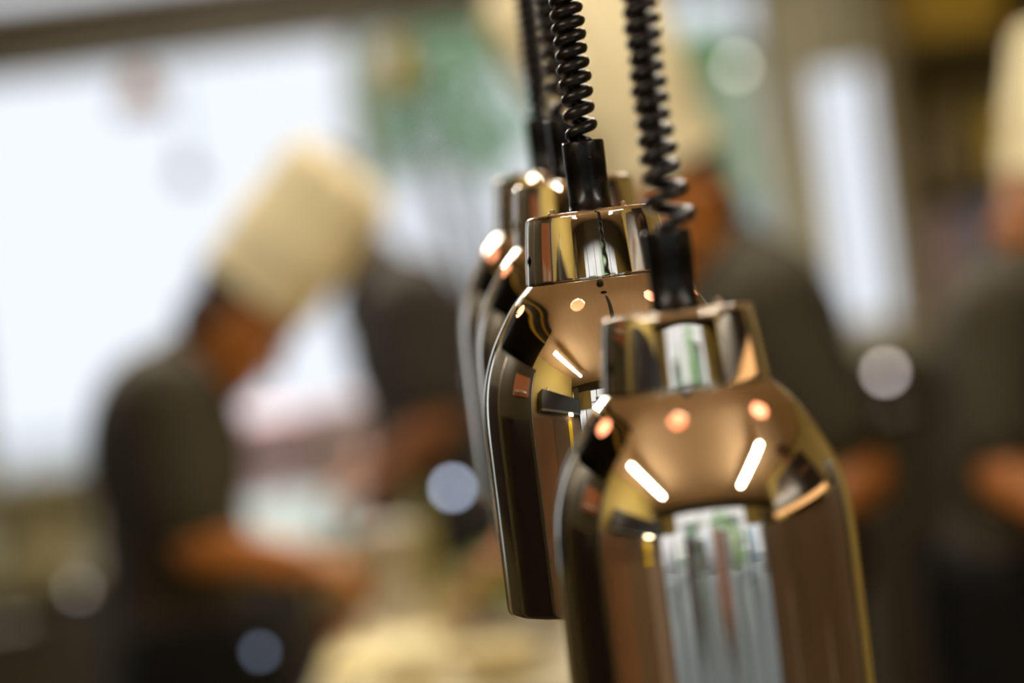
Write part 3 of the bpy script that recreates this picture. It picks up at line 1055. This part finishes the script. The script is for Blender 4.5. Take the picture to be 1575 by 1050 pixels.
def put(name, px, py, Y_, kind, dim, m, label, cat, group=None, z=None):
    """a small thing standing at depth Y_, its centre near photograph point; rests on z"""
    p = at(px, py, Y_)
    z = WT + .0005 if z is None else z
    r = None
    bm = bmesh.new()
    if kind == 'bowl':
        R_, H_ = dim
        lathe(bm, [(0, 0), (R_ * .5, 0), (R_ * .85, H_ * .45), (R_, H_), (R_ * 1.04, H_), (R_ * 1.03, H_ - .004), (R_ * .97, H_ - .006), (R_ * .8, H_ * .5), (R_ * .45, .008), (0, .008)], 40)
    elif kind == 'pot':
        R_, H_ = dim
        lathe(bm, [(0, 0), (R_ * .97, 0), (R_, .006), (R_, H_), (R_ * 1.03, H_), (R_ * .96, H_ - .003), (R_ * .96, .008), (0, .008)], 40)
    elif kind == 'tub':
        R_, H_ = dim
        lathe(bm, [(0, 0), (R_ * .85, 0), (R_ * .88, .005), (R_, H_ * .93), (R_ * 1.06, H_ * .93), (R_ * 1.06, H_ * .99), (R_ * .5, H_), (0, H_)], 40)
    elif kind == 'bottle':
        R_, H_ = dim
        lathe(bm, [(0, 0), (R_, .003), (R_, H_ * .6), (R_ * .8, H_ * .68), (R_ * .38, H_ * .8), (R_ * .36, H_ * .95), (R_ * .42, H_ * .96), (R_ * .42, H_), (0, H_)], 32)
    elif kind == 'tray':
        a, b, H_ = dim
        box(bm, -a, a, -b, b, 0, H_ * .2, bev=.002)
        box(bm, -a, -a + .006, -b, b, H_ * .2, H_); box(bm, a - .006, a, -b, b, H_ * .2, H_)
        box(bm, -a, a, -b, -b + .006, H_ * .2, H_); box(bm, -a, a, b - .006, b, H_ * .2, H_)
    elif kind == 'board':
        a, b, H_ = dim
        box(bm, -a, a, -b, b, 0, H_, bev=.006)
    elif kind == 'box':
        a, b, H_ = dim
        box(bm, -a, a, -b, b, 0, H_, bev=.004)
        box(bm, -a * .96, a * .96, -.004, .004, H_, H_ + .0015)
    elif kind == 'plate':
        R_, H_ = dim
        lathe(bm, [(0, 0), (R_ * .6, 0), (R_ * .65, H_ * .3), (R_, H_), (R_, H_ + .003), (R_ * .62, H_ * .3 + .004), (0, .005)], 40)
    elif kind == 'lettuce':
        R_, H_ = dim
        rnd = random.Random(5)
        for k in range(26):
            a = k * 2.4; t = k / 26
            d = Vector((math.cos(a), math.sin(a), 0))
            base_ = d * R_ * .15
            tip = d * R_ * (1 - t * .6) + Vector((0, 0, H_ * (.35 + .65 * t)))
            s_ = Vector((-d.y, d.x, 0)) * R_ * .45
            g = []
            for i in range(6):
                u = i / 5
                row = []
                for q in range(7):
                    v_ = q / 6 * 2 - 1
                    wv = math.sin(PI * (.15 + .8 * u))
                    p_ = base_.lerp(tip, u) + s_ * v_ * wv + Vector((0, 0, .25 * R_ * math.sin(u * PI) + .012 * math.sin(v_ * 9 + k) * u))
                    p_.z = max(p_.z, .001)
                    row.append(bm.verts.new(p_))
                g.append(row)
            for i in range(5):
                for q in range(6): bm.faces.new((g[i][q], g[i][q + 1], g[i + 1][q + 1], g[i + 1][q]))
    elif kind == 'lump':
        R_, H_ = dim
        rnd = random.Random(int(px))
        for k in range(9):
            a = rnd.random() * 6.28; q = rnd.random() * R_ * .6
            ball(bm, (q * math.cos(a), q * math.sin(a), H_ * .5), 1, (R_ * .45, R_ * .4, H_ * .5), seg=14)
        o = remeshed(name, bm, .006, m, None, 3)
        o.location = (p.x, p.y, z)
        return tag(o, label, cat, group)
    o = obj(name, bm, m, smooth=kind not in ('box', 'board', 'tray'), loc=(p.x, p.y, z))
    return tag(o, label, cat, group)


white_pl = mat('white_plastic', (238, 232, 232), .5)
pink_pl = mat('pink_plastic', (252, 218, 228), .5)
blue_pl = mat('pale_blue_plastic', (206, 226, 234), .5)
cream_pl = mat('cream_plastic', (228, 212, 160), .5)
board_m = mat('board_cream', (232, 214, 150), .5, noise=.05)
green_m = mat('lettuce_green', (120, 140, 20), .5, noise=.2)
meat_m = mat('meat_red', (120, 50, 40), .4, noise=.2)
beige_m = mat('beige_ceramic', (196, 178, 136), .4)
grey_m = mat('grey_ceramic', (214, 208, 194), .4)

put('cutting_board', 592, 1000, 3.86, 'board', (.09, .14, .03), board_m, 'large cream cutting board on the near middle of the pale worktop', 'cutting board')
put('butter_block', 632, 1020, 3.61, 'box', (.035, .05, .06), cream_pl, 'pale yellow block at the near edge of the pale worktop', 'block')
put('steel_tray', 782, 990, 3.88, 'tray', (.075, .13, .05), steel, 'steel tray right of the cream cutting board', 'tray')
put('cream_bowl', 765, 1035, 3.61, 'bowl', (.07, .05), cream_pl, 'small cream bowl in front of the steel tray', 'bowl')
put('lettuce', 765, 890, 4.15, 'lettuce', (.085, .12), green_m, 'bright green lettuce head beside the sharp heat lamp\'s lower end', 'lettuce', z=WT + .02)
put('lettuce_crate', 765, 890, 4.15, 'tray', (.12, .11, .06), beige_m, 'low beige crate under the green lettuce', 'crate')
put('beige_canister', 600, 860, 4.35, 'tub', (.05, .18), grey_m, 'grey canister standing at the back of the pale worktop', 'canister')
put('cream_jar', 512, 870, 4.3, 'tub', (.045, .14), beige_m, 'beige jar left of the grey canister', 'jar')
put('oil_bottle', 648, 840, 4.48, 'bottle', (.028, .24), mat('bottle_olive', (150, 140, 80), .3), 'olive bottle right of the grey canister', 'bottle')
put('meat_piece', 510, 905, 4.12, 'lump', (.05, .06), meat_m, 'dark red meat beside the left chef\'s hands', 'meat')
put('mixing_bowl', 735, 850, 4.4, 'bowl', (.06, .08), beige_m, 'beige mixing bowl behind the lettuce', 'bowl')
put('storage_pot', 60, 800, 6.7, 'pot', (.13, .22), mat('olive_enamel', (150, 140, 104), .4), 'olive beige pot on the back counter, nearest the left edge', 'pot', z=1.0005)
put('storage_pot', 185, 790, 6.75, 'pot', (.08, .2), mat('grey_enamel', (170, 168, 156), .4), 'grey pot on the back counter just left of the left chef', 'pot', z=1.0005)
BT = 1.0005
put('pink_tub', 430, 700, 6.68, 'tub', (.14, .34), pink_pl, 'large pale pink tub on the back counter', 'tub', z=1.0005)
put('pink_tub', 552, 700, 6.92, 'tub', (.075, .34), mat('rose_white', (244, 220, 222), .5), 'smaller pinkish white tub right of the large pink one', 'tub', z=1.0005)
put('pale_tub', 460, 770, 6.44, 'tray', (.16, .035, .12), blue_pl, 'low pale blue tray in front of the pink tubs', 'tray', z=1.0005)

# shelving at right far side
struct(bx('wall_panel', (at(1410, 300, YB).x, XR - .002, YB - .04, YB - .001, 0, 2.699), olive_wall))
sx0 = at(1515, 300, 6.0).x
r = empty('shelf_unit', (sx0, 6.1, 0))
tag(r, 'dark shelf unit at the right end of the kitchen', 'shelf')
for sx in (-.20, .20):
    bm = bmesh.new(); box(bm, sx - .012, sx + .012, -.18, .18, 0, 2.45); obj('side_panel', bm, olive_wall, r, False)
bm = bmesh.new(); box(bm, -.188, .188, .16, .175, .05, 2.44); obj('back_panel', bm, mat('shelf_back', (156, 136, 78), .7), r, False)
SH = [.5, .95, 1.35, 1.72, 2.08, 2.44]
for z in SH:
    bm = bmesh.new(); box(bm, -.187, .187, -.178, .158, z - .02, z); obj('shelf', bm, olive_wall, r, False)
for (dx, z, a, h, c_, lb) in (
        (-.125, SH[2], .05, .30, (150, 132, 134), 'mauve grey box on the third shelf, left'),
        (.0, SH[2], .055, .32, (96, 100, 118), 'slate blue box on the third shelf, middle'),
        (.125, SH[2], .05, .26, (118, 100, 100), 'brown grey box on the third shelf, right'),
        (.09, SH[3], .07, .15, (170, 142, 30), 'mustard yellow box on the fourth shelf'),
        (-.09, SH[3], .07, .14, (96, 82, 50), 'olive brown box on the fourth shelf'),
        (-.04, SH[4], .13, .26, (146, 116, 2), 'golden yellow box on the top open shelf'),
        (-.08, SH[1], .07, .2, (120, 110, 94), 'grey brown box on the second shelf'),
        (.09, SH[1], .07, .24, (72, 64, 44), 'dark olive box on the second shelf')):
    bm = bmesh.new(); box(bm, -a, a, -.1, .1, 0, h, bev=.004)
    rr_ = obj('storage_box', bm, mat('box_%d_%d' % (c_[0], c_[2]), c_, .6), None, False, loc=(sx0 + dx, 6.05, z + .0006))
    tag(rr_, lb, 'box', 'boxes on the shelf unit')
    bm = bmesh.new(); box(bm, -a - .003, a + .003, -.103, .103, h - .03, h + .002, bev=.002)
    obj('lid', bm, mat('box_%d_%d' % (c_[0], c_[2]), c_, .6), rr_, False)


# glowing balls added in place of blurred metal glints, with added stands and wires
def glint_bead(px, py, Y_, rad, rgb, L, label, hang=None):
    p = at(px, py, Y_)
    r = empty('stand_in_glint', p)
    tag(r, label, 'stand-in glint', 'stand-in glints among the kitchen things')
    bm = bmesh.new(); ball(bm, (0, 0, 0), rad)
    obj('glow_ball', bm, emat('dot_%d_%d' % (px, int(L)), rgb, L), r)
    bm = bmesh.new()
    if hang is None:
        tube(bm, [(0, 0, -rad * .9), (0, 0, -.03)], rad * .4, 8)
    else:
        tube(bm, [(0, .0, -rad * .9), (0, 0, hang - p.z)], .004, 8)
        lathe(bm, [(0, hang - p.z), (.035, hang - p.z), (.035, hang - p.z + .008), (0, hang - p.z + .01)], 20)
    obj('stand', bm, black_cloth, r)
    return r


glint_bead(696, 750, 4.3, .008, (204, 216, 240), 12, 'bright bluish white stand-in glint above the worktop, left of the sharp heat lamp', hang=WT + .0005)
glint_bead(1362, 572, 4.8, .009, (220, 206, 200), 12, 'pale stand-in glint in the gap right of the heat lamps', hang=2.65)
glint_bead(120, 905, 5.9, .010, (196, 190, 180), 3.4, 'dim grey stand-in glint low at the left edge of the kitchen', hang=.0105)

glint_bead(1133, 102, 6.0, .012, (224, 226, 206), 7, 'pale stand-in glint high up, right of the heat lamp cords', hang=2.69)
glint_bead(400, 1002, 3.52, .007, (150, 160, 184), 3.2, 'dim blue stand-in glint at the near left corner of the pale worktop', hang=WT + .0005)
for (px, py, Yh, rad, h, c_, nm, lb) in ((216, 140, 6.6, .07, .11, (120, 100, 84), 'hanging_shade', 'small brown shade hanging before the bright left window'),
                                         (288, 262, 6.7, .035, .07, (70, 72, 84), 'hanging_shade', 'tiny grey shade hanging before the bright left window, lower of two'),
                                         (612, 100, 6.5, .06, .14, (128, 104, 50), 'hanging_shade', 'small golden shade hanging at the top right corner of the left window')):
    p = at(px, py, Yh)
    r = empty(nm, p); tag(r, lb, 'hanging shade', 'small shades hanging near the far windows')
    bm = bmesh.new(); lathe(bm, [(rad * .25, h / 2), (rad * .6, h / 2 - .01), (rad, -h / 2), (rad * .95, -h / 2), (rad * .55, h / 2 - .015), (rad * .2, h / 2 - .004)], 24)
    obj('shade', bm, mat('shade_%d' % c_[0], c_, .7), r)
    bm = bmesh.new(); tube(bm, [(0, 0, h / 2 - .004), (0, 0, 2.699 - p.z)], .003, 8)
    lathe(bm, [(0, h / 2 + .004), (rad * .27, h / 2 + .002), (rad * .27, h / 2 - .003), (0, h / 2 - .003)], 16)
    obj('cord', bm, black_plastic, r)

SC.cycles.use_denoising = True
SC.cycles.max_bounces = 10
SC.cycles.diffuse_bounces = 5
SC.cycles.glossy_bounces = 6
SC.cycles.transparent_max_bounces = 12
SC.cycles.sample_clamp_indirect = 8
SC.cycles.caustics_reflective = False
SC.cycles.caustics_refractive = False
